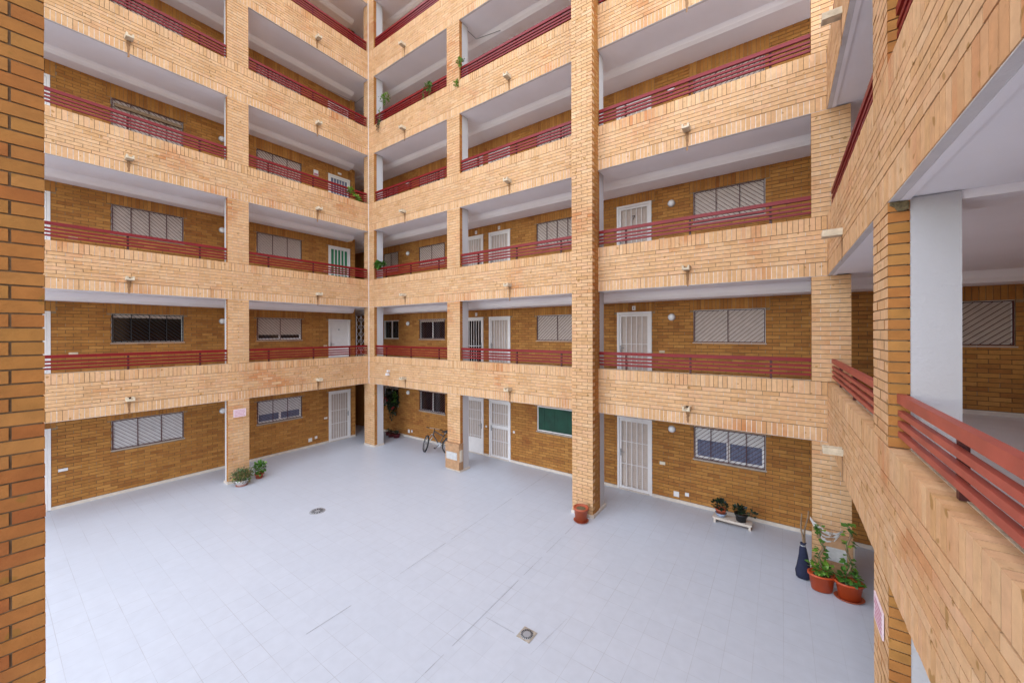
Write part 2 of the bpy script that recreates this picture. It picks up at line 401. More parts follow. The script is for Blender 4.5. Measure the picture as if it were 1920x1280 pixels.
def box_pier(F, s0, s1, d0, d1, z0, z1, parent, m=BR, mside=None, name='brick_pier'):
    """projecting pier, open at the back, bonded at its corners"""
    mb = MB(); n = max(1, round((z1 - z0) / CH)); ch = (z1 - z0) / n; t_ = TB; ms = mside or m
    for r in range(n):
        a = z0 + r * ch + J / 2; b = z0 + (r + 1) * ch - J / 2
        if r % 2 == 0:
            cuts = [s0, s0 + .25, s1]; fr0, fr1 = s0, s1; dd = d1 - t_ - J
        else:
            cuts = [s0 + t_ + J, s1 - t_ - J]; dd = d1
        for c0, c1 in zip(cuts[:-1], cuts[1:]):
            mb.box(F, c0 + (J / 2 if c0 > cuts[0] else 0), c1 - (J / 2 if c1 < cuts[-1] else 0), a + jit(.0008), b + jit(.0008), d1 - t_, d1 + jit(.0018), m, '')
        # the two sides
        ds = [d0, dd - .245, dd] if dd - d0 > .30 else [d0, dd]
        for e0, e1 in zip(ds[:-1], ds[1:]):
            q = J / 2 if e1 < ds[-1] else 0; l = J / 2 if e0 > ds[0] else 0
            for u0, u1 in ((s0 + jit(.0018), s0 + t_), (s1 - t_, s1 + jit(.0018))):
                mb.box(F, u0, u1, a + jit(.0008), b + jit(.0008), e0 + l, e1 - q - .0006, ms, 'f')
                mb.box(F, u0, u1, a, b, e0 + l, e1 - q, m, 'lrbtu')
    mb.box(F, s0 + .007, s1 - .007, z0, z1, d0, d1 - .008, MOP)
    return part(mb, name, parent)
def column(F, s0, s1, z0, z1, d0, d1, parent):
    mb = MB(); mb.box(F, s0, s1, z0, z1, d0, d1, WH); return part(mb, 'plaster_column', parent)

# ------------------------------------------------------------------ openings
def grille_bars(mb, F, s0, s1, z0, z1, d, way, nv, step=.108, m=GRI, r=.0042):
    f = .009
    for a, b in ((s0, s0 + 2 * f), (s1 - 2 * f, s1)): mb.box(F, a, b, z0, z1, d - f, d + f, m)
    for a, b in ((z0, z0 + 2 * f), (z1 - 2 * f, z1)): mb.box(F, s0 + 2 * f, s1 - 2 * f, a, b, d - f * .9, d + f * .9, m)
    for i in range(1, nv + 1):
        c = s0 + (s1 - s0) * i / (nv + 1); mb.box(F, c - .007, c + .007, z0 + 2 * f, z1 - 2 * f, d - .008, d + .008, m)
    h = z1 - z0; run = h * 1.12
    x = s0 - run
    while x < s1 + run:
        a = (x, z0); b = (x + run, z1)
        # clip to the frame
        t0 = max(0, (s0 - a[0]) / run); t1 = min(1, (s1 - a[0]) / run)
        if t1 - t0 > .04:
            p0 = (a[0] + run * t0, z0 + h * t0); p1 = (a[0] + run * t1, z0 + h * t1)
            if way < 0: p0, p1 = (s0 + s1 - p0[0], p0[1]), (s0 + s1 - p1[0], p1[1])
            dx, dz = p1[0] - p0[0], p1[1] - p0[1]; L = math.hypot(dx, dz); nx, nz = -dz / L * r, dx / L * r
            mb.prism(F, [(p0[0] + nx, p0[1] + nz), (p1[0] + nx, p1[1] + nz), (p1[0] - nx, p1[1] - nz), (p0[0] - nx, p0[1] - nz)], d - .004, d + .004, m)
        x += step
def window(F, s0, s1, z0, z1, parent, d=-G, way=1, nv=1, state='shut', shm=None, gap=.25, label=None, grille=True, split=1, gm=None):
    """all inside the opening s0..s1, z0..z1 of the back wall whose face is at d"""
    shm = shm or SHU
    mb = MB(); f = .035                                                    # frame
    for a, b in ((s0, s0 + f), (s1 - f, s1)): mb.box(F, a, b, z0, z1, d - .10, d - .028, WM)
    for a, b in ((z0, z0 + f), (z1 - f, z1)): mb.box(F, s0 + f, s1 - f, a, b, d - .10, d - .030, WM)
    for i in range(split):
        c = s0 + (s1 - s0) * (i + 1) / (split + 1); mb.box(F, c - .022, c + .022, z0 + f, z1 - f, d - .096, d - .052, WM)
    fr = part(mb, 'window', parent, label)
    if state == 'shut': zs = z0 + f
    elif state == 'part': zs = z0 + f + (z1 - z0) * gap
    elif state == 'open': zs = z1 - f - .07
    else: zs = z1 - f
    if state in ('shut', 'part', 'open'):
        mb = MB(); z = z1 - f; sl = .042
        while z > zs + .005:
            b = max(zs, z - sl); mb.box(F, s0 + f + .002, s1 - f - .002, b + .0018, z, d - .050, d - .040 + jit(.0008), shm, 'b'); z = b
        mb.box(F, s0 + f, s1 - f, zs, z1 - f, d - .056, d - .051, shm)
        part(mb, 'shutter', fr)
    mb = MB(); mb.box(F, s0 + f, s1 - f, z0 + f, z1 - f, d - .088, d - .080, GLS if state != 'curtain' else CUR)
    part(mb, 'pane', fr)
    if state == 'part' or state == 'curtain':
        if shm == SHW or state == 'curtain':
            mb = MB(); x = s0 + f
            while x < s1 - f: mb.box(F, x, min(x + .05, s1 - f), z0 + f, z0 + (z1 - z0) * (gap + .12), d - .079, d - .070 + jit(.004), CUR if gap > .3 else GLS); x += .052
            part(mb, 'curtain', fr)
        mb = MB()
        for i in range(2):
            a = s0 + f + (s1 - s0 - 2 * f) * i / 2; b = a + (s1 - s0 - 2 * f) / 2; t_ = .035
            mb.box(F, a, a + t_, z0 + f, zs, d - .066, d - .058, WM); mb.box(F, b - t_, b, z0 + f, zs, d - .066, d - .058, WM)
            mb.box(F, a + t_, b - t_, z0 + f, z0 + f + t_, d - .066, d - .058, WM)
        part(mb, 'sash', fr)
    mb = MB(); mb.box(F, s0 - .02, s1 + .02, z0 - .022, z0 - .001, d - .10, d + .022, SIL2); part(mb, 'sill', fr)
    if grille:
        mb = MB(); grille_bars(mb, F, s0 + .012, s1 - .012, z0 + .012, z1 - .012, d - .012, way, nv, m=gm or GRI); part(mb, 'grille', fr)
    return fr
def door(F, s0, s1, z0, z1, parent, d=-G, leaf=None, bars=5, hb=(.36, .68), behind=None, solid=0, mid=None, label=None, handle=-1, num=None, plain_leaf=False, bw=.009):
    """white security door: frame, inner leaf, barred outer gate, handle"""
    leaf = leaf or LEAFD
    mb = MB(); f = .055
    for a, b in ((s0, s0 + f), (s1 - f, s1)): mb.box(F, a, b, z0 + .01, z1, d - .09, d + .012, WM)
    mb.box(F, s0 + f, s1 - f, z1 - f, z1, d - .09, d + .010, WM); mb.box(F, s0 + f, s1 - f, z0 + .002, z0 + .025, d - .09, d + .02, SK)
    fr = part(mb, 'door', parent, label)
    a0, a1, b0, b1 = s0 + f + .004, s1 - f - .004, z0 + .03, z1 - f - .004
    mb = MB(); mb.box(F, a0, a1, b0, b1, d - .085, d - .060, leaf)
    if not plain_leaf:
        z = b0 + .12
        while z < b1 - .1: mb.box(F, a0 + .1, a1 - .1, z, z + .035, d - .060, d - .054, leaf); z += .055
    part(mb, 'leaf', fr)
    if plain_leaf:
        mb = MB()
        for q0, q1 in ((.06, .40), (.46, .94)):
            u0, u1, v0, v1 = a0 + .09, a1 - .09, b0 + (b1 - b0) * q0, b0 + (b1 - b0) * q1
            for A_, B_, Z0, Z1 in ((u0, u0 + .02, v0, v1), (u1 - .02, u1, v0, v1), (u0 + .02, u1 - .02, v0, v0 + .02), (u0 + .02, u1 - .02, v1 - .02, v1)): mb.box(F, A_, B_, Z0, Z1, d - .060, d - .050, leaf)
        part(mb, 'moulding', fr)
        mb = MB(); c = (a0 + a1) / 2; mb.lathe(F.p(c, z0 + 1.55, d - .06), [(.028, 0), (.028, .012), (.012, .022)], GREY, 12, axis=F.n)
        part(mb, 'knocker', fr)
    else:
        mb = MB(); w_ = .05; g = d - .018
        mb.box(F, a0, a0 + w_, b0, b1, g - .014, g + .014, WM); mb.box(F, a1 - w_, a1, b0, b1, g - .014, g + .014, WM)
        mb.box(F, a0 + w_, a1 - w_, b0, b0 + .07, g - .014, g + .014, WM); mb.box(F, a0 + w_, a1 - w_, b1 - .06, b1, g - .014, g + .014, WM)
        for i in range(1, bars + 1):
            c = a0 + w_ + (a1 - a0 - 2 * w_) * i / (bars + 1); mb.box(F, c - bw, c + bw, b0 + .07 + solid, b1 - .06, g - .008, g + .008, WM)
        for q in hb: z = b0 + (b1 - b0) * q; mb.box(F, a0 + w_, a1 - w_, z - .010, z + .010, g - .006, g + .0095, WM)
        if solid: mb.box(F, a0 + w_, a1 - w_, b0 + .07, b0 + .07 + solid, g - .01, g + .008, WM)
        if mid: mb.box(F, a0 + w_, a1 - w_, b0 + mid - .055, b0 + mid + .055, g - .012, g + .016, WM)
        part(mb, 'barred_gate', fr)
    hx = a0 + .035 if handle < 0 else a1 - .035; s_ = 1 if handle < 0 else -1
    mb = MB(); zz = z0 + .98
    mb.box(F, hx - .018, hx + .018, zz - .09, zz + .09, d - .004, d + .004, SIL if plain_leaf else GREY)
    mb.tube([F.p(hx, zz + .02, d + .004), F.p(hx, zz + .02, d + .045), F.p(hx + s_ * .11, zz + .02, d + .045)], .008, GREY, 8)
    part(mb, 'handle', fr)
    if num:
        cu = bpy.data.curves.new('door_number', 'FONT'); cu.body = num; cu.size = .16; cu.extrude = .003; cu.align_x = 'CENTER'
        tmp = bpy.data.objects.new('tmp', cu); C.objects.link(tmp)
        me = bpy.data.meshes.new_from_object(tmp.evaluated_get(bpy.context.evaluated_depsgraph_get())); bpy.data.objects.remove(tmp)
        me.materials.append(BLK)
        mm = Matrix.Identity(4); 
        for i in range(3): mm[i][0] = F.u[i]; mm[i][1] = (0, 0, 1)[i]; mm[i][2] = F.n[i]; mm[i][3] = F.p((s0 + s1) / 2, z0 + 1.55, d + .002)[i]
        me.transform(mm); o = bpy.data.objects.new('door_number', me); C.objects.link(o); o.parent = fr
    return fr
def railing(F, s0, s1, k, posts, parent, m=None):
    m = m or RED; z = zb(k) + HR; o = -.045
    mb = MB(); mb.box(F, s0 + .004, s1 - .004, z - .066, z, o - .05, o, m); rl = part(mb, 'railing', parent)
    for dz in (.118, .194, .270):
        mb = MB(); mb.box(F, s0 + .004, s1 - .004, z - dz - .038, z - dz, o - .038, o - .004, m); part(mb, 'rail_bar', rl)
    for c in posts:
        mb = MB(); mb.box(F, c - .018, c + .018, zb(k) + HB, z - .066, o - .078, o - .040, GRI); part(mb, 'post', rl)  # posts take the darker iron colour to paint their shade
    return rl
def spout(F, s, z, parent, out=.20):
    mb = MB(); w_ = .068; h = .085
    P = [(s - w_, z - h / 2), (s + w_, z - h / 2), (s + w_, z + h / 2), (s + w_ - .03, z + h / 2), (s + w_ - .038, z - .008), (s - w_ + .038, z - .008), (s - w_ + .03, z + h / 2), (s - w_, z + h / 2)]
    mb.prism(F, P, -.02, out, SPT)
    o = part(mb, 'waterspout', parent)
    mb = MB(); mb.box(F, s - .03, s + .03, z - .007, z + .035, -.02, .003, DRK); part(mb, 'spout_hole_shade', o)  # dark block painted in for the shade inside the spout
    mb = MB(); rr = random.Random(int(s * 100 + z * 10)); L = .26 + rr.random() * .14
    pts = []; n = 9
    for i in range(n + 1): pts.append((s - .035 * (1 - i / n * .55) + rr.uniform(-.008, .008), z - h / 2 - L * i / n))
    for i in range(n, -1, -1): pts.append((s + .035 * (1 - i / n * .55) + rr.uniform(-.008, .008), z - h / 2 - L * i / n))
    mb.prism(F, pts[::-1], .0015, .0035, STN); part(mb, 'stain', o)
    return o
def backwall(F, s0, s1, k, parent, holes, d=-G, m=None, top=None, mort=None, lint=True, z0=None):
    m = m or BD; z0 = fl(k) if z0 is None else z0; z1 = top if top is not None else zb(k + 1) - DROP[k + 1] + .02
    mb = MB(); hs = []
    for h in holes:
        hs.append(h)
        if lint: hs.append((h[0] - .08, h[1] + .08, h[3], z1))
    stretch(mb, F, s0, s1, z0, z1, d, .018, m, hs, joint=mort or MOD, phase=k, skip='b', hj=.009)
    if lint:
        for h in holes: soldier(mb, F, max(s0, h[0] - .08), min(s1, h[1] + .08), h[3], z1, d, .018, m, joint=MOD, pale=.3)
    # mortar bed and wall body, left open at the openings
    zz = sorted(set([z0, z1] + [h[2] for h in holes] + [h[3] for h in holes]))
    for a, b in zip(zz[:-1], zz[1:]):
        c_ = (a + b) / 2
        for e0, e1 in cut((s0, s1), [(h[0], h[1]) for h in holes if h[2] < c_ < h[3]]): mb.box(F, e0, e1, a, b, d - .14, d - .010, MO)
    # dark lining behind the openings
    for h in holes: mb.box(F, h[0] - .02, h[1] + .02, h[2] - .02, h[3] + .02, d - .16, d - .145, DRK)
    o = part(mb, 'back_wall', parent)
    mb = MB()
    for e0, e1 in cut((s0, s1), [(h[0], h[1]) for h in holes if h[2] < z0 + .1]): mb.box(F, e0, e1, z0 + .001, z0 + .075, d - .005, d + .014, SK)
    part(mb, 'skirting', o)
    return o

# ------------------------------------------------------------------ ground and floor
mb = MB(); mb.face([(-200, -200, -.06), (200, -200, -.06), (200, 200, -.06), (-200, 200, -.06)], ASP); tag(mb.build('ground'), kind='structure')
mb = MB(); mb.face([(-4.2, -15, 0), (17, -15, 0), (17, 2.2, 0), (-4.2, 2.2, 0)], TILE); tag(mb.build('courtyard_floor'), kind='structure')  # unseen part behind the camera extended to bounce light into the galleries
JM = plain('joint_dirt', (.20, .20, .21), .9)
def joint(x0, y0, x1, y1, w_=.004, seed=0, keep=.85):
    mb = MB(); rr = random.Random(seed); L = math.hypot(x1 - x0, y1 - y0); n = max(1, int(L / .16)); ux, uy = (x1 - x0) / L, (y1 - y0) / L
    for i in range(n):
        if rr.random() > keep: continue
        a = L * i / n; b = L * (i + 1) / n; q = w_ * rr.uniform(.35, .75)
        P = [(x0 + ux * t_ - uy * o_, y0 + uy * t_ + ux * o_, .003) for t_, o_ in ((a, q), (a, -q), (b, -q), (b, q))]
        mb.face(P if (Vector(P[1]) - Vector(P[0])).cross(Vector(P[2]) - Vector(P[1])).z > 0 else P[::-1], JM)
    tag(mb.build('floor_joint'), kind='structure')
joint(7.052, -5.67, 7.05, -5.0, .005, 1, .8); joint(7.05, -4.4, 6.80, 1.55, .0045, 2, .93)
joint(8.86, -5.6, 8.755, -.8, .0035, 3, .9); joint(8.877, -3.99, 9.39, -3.99, .004, 4, 1)
joint(9.46, -6.6, 9.9, -3.0, .002, 6, .8)

# ------------------------------------------------------------------ the four gallery wings
WA = thing('apartment_wing', (-.8, -4, 0), 'brick wing with open galleries along the left side of the courtyard, steeply foreshortened at left', 'building', 'brick gallery wings around the courtyard')
WB = thing('apartment_wing', (6, .8, 0), 'widest gallery wing facing the viewer, three bays and one thicker projecting pier', 'building', 'brick gallery wings around the courtyard')
WC = thing('apartment_wing', (W + .8, -4, 0), 'nearest brick wing at the right edge, its weathered terracotta rail running forward', 'building', 'brick gallery wings around the courtyard')
WD = thing('apartment_wing', (8, YD - .8, 0), 'wing the viewer stands in, shown only as the close brick pillar filling the left edge', 'building', 'brick gallery wings around the courtyard')
PA = [(-4.36, -3.85)]
SA0 = YD
# slabs: s range, d range; ceiling near part and dropped back part
def slab(F, s0, s1, k, parent, dback, dbeam, sb0=None, sb1=None):
    z = zb(k)
    mb = MB(); mb.box(F, s0, s1, z + .016, fl(k) - .02, dback, -TB - .001, CEIL); o = part(mb, 'gallery_ceiling', parent)
    mb = MB(); mb.box(F, s0, s1, fl(k) - .018, fl(k), dback, -TB - .002, GTI); part(mb, 'gallery_floor', parent)
    if dbeam is not None:
        mb = MB(); Fp_ = Fr(F.p(0, 0, 0), F.n, F.u); mb.prism(Fp_, [(dback, z - DROP[k]), (dbeam - .10, z - DROP[k]), (dbeam - .02, z - DROP[k] * .6), (dbeam + .04, z + .0155), (dback, z + .0155)], s0, s1, CEIL); part(mb, 'dropped_ceiling', o)
for k in range(1, 7):
    slab(FB, -3.9, XE, k, WB, -G - .02, -.90)
    slab(FA, SA0 - 1.8, .114, k, WA, -G - .02, -1.12)
    if k < 4: slab(FC, SA0 - 1.8, .114, k, WC, -(XE - W), None)
# cross beam of the right wing
for k in range(1, 4):
    mb = MB(); mb.box(FC, -4.38, -4.02, zb(k) - .045, zb(k) + .015, -(XE - W), -.365, CEIL); part(mb, 'ceiling_beam', WC)

PB = [(-.28, .34), (4.07, 4.60), (8.45, 8.95), (12.83, 13.34)]
for k in range(1, 7):
    band(FB, .0, W, k, WB); band(FA, YD, -.001, k, WA);
    if k < 4: band(FC, YD, -.001, k, WC)
for k in range(0, 6):
    z0 = 0 if k == 0 else zb(k) + HB; z1 = zb(k + 1)
    # wing B piers
    for i, (a, b) in enumerate(PB):
        flat_pier(FB, a, b, z0, z1, WB)
        column(FB, a + .03, b - .005, fl(k), z1 + .01, -.38, -TB - .004, WB)
    flat_pier(FA, -4.36, -3.85, z0, z1, WA); column(FA, -4.355, -3.86, fl(k), z1 + .01, -.24, -TB - .004, WA)
    if k < 3: flat_pier(FC, -4.40, -3.87, z0, z1, WC); column(FC, -4.40 + .003, -3.90, fl(k), z1 + .01, -.362, -TB - .001, WC)
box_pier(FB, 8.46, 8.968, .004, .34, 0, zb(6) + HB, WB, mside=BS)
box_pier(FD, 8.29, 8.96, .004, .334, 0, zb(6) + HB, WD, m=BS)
# plinth feet of the piers at ground level
for nm, F, a, b, d0, d1 in (('f', FB, -.28, .34, -.38, 0), ('f', FB, 4.07, 4.60, -.38, 0), ('f', FB, 8.46, 8.968, -.38, .34), ('f', FB, 12.83, 13.34, -.38, 0), ('f', FA, -4.36, -3.85, -.24, 0), ('f', FC, -4.40, -3.87, -.37, 0)):
    mb = MB(); q = .022; mb.box(F, a - q, b + q, .001, .065, d0 - q, d1 + q, SK); part(mb, 'plinth', WB if F is FB else WA if F is FA else WC)

# railings
for k in range(1, 6):
    railing(FB, .34, 4.07, k, (.92, 2.25, 3.60), WB); railing(FB, 4.60, 8.45, k, (5.24, 6.60, 7.95), WB); railing(FB, 8.965, 12.83, k, (9.58, 10.90, 12.25), WB)
    railing(FA, -3.85, -.03, k, (-3.30, -1.97, -.70), WA); railing(FA, YD, -4.36, k, (-7.6, -6.29, -4.94), WA)
    m = REDW if k == 1 else RED
    if k < 4: railing(FC, -3.87, -.06, k, (-3.3, -2.0, -.7), WC, m); railing(FC, YD + .05, -4.40, k, (-8.0, -6.72, -5.40), WC, m)
# spouts
for k in range(1, 6):
    for s_ in (2.08, 6.44, 10.87): spout(FB, s_, zb(k) + .335, WB)
    for s_ in (-1.88, -6.29): spout(FA, s_, zb(k) + .335, WA)
    if k < 4: spout(FC, -1.88, zb(k) + .325, WC); spout(FC, -6.75, zb(k) + .325, WC)

# back walls, doors and windows
for k in range(0, 6):
    f = fl(k); dt = f + DTOP.get(k, 1.9)
    wz1 = dt - .01; wz0 = wz1 - .765
    if k == 5:
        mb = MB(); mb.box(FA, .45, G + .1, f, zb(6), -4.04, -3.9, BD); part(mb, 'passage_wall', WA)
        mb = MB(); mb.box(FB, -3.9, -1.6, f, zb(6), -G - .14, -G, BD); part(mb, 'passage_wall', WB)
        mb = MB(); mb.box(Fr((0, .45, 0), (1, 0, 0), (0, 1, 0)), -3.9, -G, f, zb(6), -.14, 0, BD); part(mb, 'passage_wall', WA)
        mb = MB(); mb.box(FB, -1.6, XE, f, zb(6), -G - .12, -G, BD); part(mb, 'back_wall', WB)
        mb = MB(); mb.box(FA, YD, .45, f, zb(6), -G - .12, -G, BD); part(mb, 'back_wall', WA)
        continue
    wB = [(-1.33, -.35), (.92, 2.33), (6.30, 7.72), (10.70, 12.13), (14.12, 15.54)]
    dB = [(3.29, 4.17), (4.42, 5.30), (8.83, 9.73)]
    hB = [(a, b, wz0, wz1) for a, b in wB] + [(a, b, f, dt) for a, b in dB]
    backwall(FB, -1.6, XE, k, WB, hB)
    wA = [(-6.36, -4.92), (-3.06, -1.63)]; dA = [(-8.23, -7.35), (-.65, .23)]
    hA = [(a, b, wz0, wz1) for a, b in wA] + [(a, b, f, dt) for a, b in dA]
    backwall(FA, SA0 - 1.4, .45, k, WA, hA)
    # windows of the facing wing
    S = {(0, 0): dict(state='open'), (0, 1): dict(state='none', nv=1), (0, 2): dict(state='tarp'), (0, 3): dict(state='part', shm=SHW, gap=.55, nv=3),
         (1, 0): dict(state='none', nv=0, grille=False), (1, 1): dict(state='open', nv=0, way=-1), (1, 2): dict(state='shut', nv=1), (1, 3): dict(state='shut', nv=1),
         (2, 0): dict(state='shut', way=-1), (2, 1): dict(state='shut', way=-1), (2, 2): dict(state='shut', way=-1, nv=3), (2, 3): dict(state='shut', way=-1, nv=2)}
    for i, (a, b) in enumerate(wB):
        q = dict(S.get((k, i), dict(state='shut', way=-1 if (k + i) % 2 else 1, nv=2)))
        if i == 4: q = dict(state='shut', way=1, nv=0)
        if q['state'] == 'tarp':
            fr = window(FB, a, b, wz0, wz1, WB, state='open', grille=False, split=0, label='window covered by a dark green tarpaulin')
            mb = MB(); n = 12
            for j in range(n): mb.box(FB, a + .04 + (b - a - .08) * j / n, a + .04 + (b - a - .08) * (j + 1) / n, wz0 + .04, wz1 - .04, -G - .04, -G - .022 + .005 * math.sin(j * 1.9), GRT)
            part(mb, 'tarpaulin', fr); continue
        window(FB, a, b, wz0, wz1, WB, **q)
    TT = {0: dict(state='shut', shm=SHW, nv=2, way=-1), 1: dict(state='open', nv=3, way=-1, split=0, gm=BLK), 2: dict(state='shut', nv=3, way=-1)}
    window(FA, *wA[0], wz0, wz1, WA, **TT.get(k, dict(state='shut', nv=3, way=-1)))
    TT = {0: dict(state='part', shm=SHW, gap=.34, nv=2, way=-1), 1: dict(state='part', gap=.2, nv=1, way=-1), 2: dict(state='shut', nv=2, way=-1)}
    window(FA, *wA[1], wz0, wz1, WA, **TT.get(k, dict(state='shut', nv=2, way=-1)))
    # doors
    d1 = {0: dict(bars=7, hb=(.32, .62, .8), solid=.45), 1: dict(leaf=GLS, hb=(.5,)), 2: dict(hb=(.4,))}
    door(FB, 3.29, 4.17, f, dt, WB, handle=1, **d1.get(k, {}))
    d2 = {0: dict(bars=6, hb=(.3, .6, .8), mid=1.02), 1: dict(hb=(.4,)), 2: dict(hb=(.4,))}
    door(FB, 4.42, 5.30, f, dt, WB, **d2.get(k, {}))
    door(FB, 8.83, 9.73, f, dt, WB, bars=4, hb=(.36, .68) if k == 0 else (.58,), bw=.011, num='7' if k == 2 else None, label='barred white door with a number 7' if k == 2 else None)
    dd = {0: dict(bars=6, hb=(.35, .62), handle=1, leaf=SHU), 1: dict(plain_leaf=True, leaf=WM, label='solid white panelled door'),
          2: dict(leaf=GRD, bars=4, hb=(.45,), bw=.018, label='barred door with a green leaf behind'), 3: dict(leaf=CUR, bars=5, hb=(.45,), label='barred door with blue glass behind')}
    door(FA, -.65, .23, f, dt, WA, **dd.get(k, {}))
    door(FA, -8.23, -7.35, f, dt, WA, leaf=GLS if k == 3 else None)
    # stair passage beyond the left wing
    if k < 5:
        z1 = zb(k + 1)
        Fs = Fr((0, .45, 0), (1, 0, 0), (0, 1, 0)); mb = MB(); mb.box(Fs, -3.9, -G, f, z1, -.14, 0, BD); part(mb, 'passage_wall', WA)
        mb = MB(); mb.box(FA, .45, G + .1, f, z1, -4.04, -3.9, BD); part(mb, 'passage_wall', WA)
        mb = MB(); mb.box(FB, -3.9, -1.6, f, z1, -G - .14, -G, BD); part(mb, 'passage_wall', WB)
    # far ends of the right wing; the unseen end wall is added for shade
    if k < 3: mb = MB(); mb.box(Fr((0, -10.2, 0), (1, 0, 0), (0, 1, 0)), W + .12, XE, f, zb(k + 1), -.12, 0, BD); part(mb, 'unseen_shade_wall', WC)
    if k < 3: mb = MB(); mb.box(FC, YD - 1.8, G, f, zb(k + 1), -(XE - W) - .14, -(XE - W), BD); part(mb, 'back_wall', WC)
ZC = zb(5) + .016
for pts, lb in (([(-1.573, -.665), (-1.471, .417), (-.712, .466)], 'thin cable conduit on the fourth floor ceiling by the left inner corner'),
                ([(4.519, .14), (4.517, .87), (5.43, .934)], 'thin cable conduit on the fourth floor ceiling right of the middle pier')):
    mb = MB(); mb.tube([(x, y, (ZC - DROP[5] if abs(x) > 1.12 and x < 0 or y > .9 and x > 0 else ZC) - .012) for x, y in pts], .010, GREY, 6)
    o = mb.build('cable_conduit', loc=(pts[0][0], pts[0][1], ZC)); tag(o, lb, 'conduit', 'conduits on the gallery ceilings')
mb = MB(); mb.box(FA, -6.30, -4.96, fl(3) + 1.68, fl(3) + 1.76, -G + .004, -G + .05, WOOD); part(mb, 'wooden_lath', WA)
# folding lattice gate on the first floor passage
k = 1; mb = MB(); f = fl(1); zt = f + 2.12
for i in range(6):
    c = .50 + 1.04 * i / 5; mb.box(FA, c - .008, c + .008, f + .02, zt, -G - .01, -G + .006, WM)
gt = part(mb, 'folding_gate', WA)
mb = MB()
for j in range(7):
    z0 = f + .06 + j * .29
    for i in range(5):
        c0, c1 = .50 + 1.04 * i / 5, .50 + 1.04 * (i + 1) / 5
        for A_, B_ in (((c0, z0), (c1, z0 + .29)), ((c0, z0 + .29), (c1, z0))):
            dx, dz = B_[0] - A_[0], B_[1] - A_[1]; L = math.hypot(dx, dz); nx, nz = -dz / L * .006, dx / L * .006
            mb.prism(FA, [(A_[0] + nx, A_[1] + nz), (B_[0] + nx, B_[1] + nz), (B_[0] - nx, B_[1] - nz), (A_[0] - nx, A_[1] - nz)], -G + .007, -G + .012, WM)
part(mb, 'lattice', gt)
# thin expansion joint up the inner corner
mb = MB(); mb.box(FB, .004, .030, ZB1, zb(6) + HB, .001, .012, CE); part(mb, 'expansion_joint', WB)
# tiled meter housing round the foot of the middle pier, and the one at the right pier
mb = MB()
for (F, a, b) in ((FB, 4.055, 4.63), (FB, 12.95, 13.35)):
    mb = MB(); z1 = .84 if a < 5 else .80; d1 = .075 if a < 5 else .05
    mb.box(F, a, b, .066, z1, -.10, d1, MHS)
    o = part(mb, 'meter_housing', WB)
    mb = MB(); n = 4
    for i in range(3):
        for j in range(2):
            u0 = a + (b - a) * j / 2; u1 = a + (b - a) * (j + 1) / 2; v0 = .07 + (z1 - .07) * i / 3; v1 = .07 + (z1 - .07) * (i + 1) / 3
            mb.box(F, u0 + .004, u1 - .004, v0 + .004, v1 - .004, d1 + .001, d1 + .007 + jit(.001), MHS)
    part(mb, 'facing_tile', o)
    mb = MB(); mb.box(F, a + .06, b - .08, .36, .58, d1 + .008, d1 + .022, CVR); part(mb, 'white_cover', o)
    mb = MB(); mb.box(F, b + .001, b + .02, .32, .66, -.05, d1 - .02, CRM); part(mb, 'cream_cover', o)

# ------------------------------------------------------------------ wall lamps
FLN = ['ground floor', 'first floor', 'second floor', 'third floor', 'fourth floor']
FS_ = Fr((0, -4.40, 0), (1, 0, 0), (0, -1, 0)); mb = MB(); zz = zb(2)
mb.prism(FS_, [(13.05, zz - .008), (13.05, zz - .03), (13.075, zz - .045), (13.09, zz - .075), (13.12, zz - .08), (13.148, zz - .07), (13.15, zz - .02), (13.14, zz - .006)], .001, .012, DRY); part(mb, 'mould_patch', WC)
def disc_lamp():
    mb = MB(); mb.lathe((0, 0, 0), [(.088, 0), (.088, .02), (.08, .026)], GREY, 28, axis=(0, -1, 0))
    g = MB(); g.lathe((0, 0, 0), [(.078, .022), (.077, .045), (.066, .066), (.045, .080), (.02, .087), (0, .089)], LAMPM, 28, axis=(0, -1, 0))
    return mb, g
lmb, lgb = disc_lamp(); _b = lmb.build('base'); _g = lgb.build('shade'); bm_, gm_ = _b.data, _g.data
bpy.data.objects.remove(_b); bpy.data.objects.remove(_g)
def put_lamp(F, s_, z, rot, label):
    r = thing('wall_lamp', F.p(s_, z, -G), label, 'lamp', 'round white lamps on the gallery back walls'); r.rotation_euler = (0, 0, rot)
    for nm, me in (('base', bm_), ('shade', gm_)):
        o = bpy.data.objects.new(nm, me); C.objects.link(o); o.parent = r
for k in range(0, 4):
    z = fl(k) + (1.785 if k else 1.78)
    put_lamp(FB, .27, z, 0, 'round %s wall lamp between the two small windows left of the middle pier' % FLN[k])
    put_lamp(FB, 10.21, z, 0, 'round %s wall lamp between door and wide window right of the projecting pier' % FLN[k])
    put_lamp(FA, -4.00, z, R(90), 'round %s wall lamp beside the brick pier of the left wing' % FLN[k])

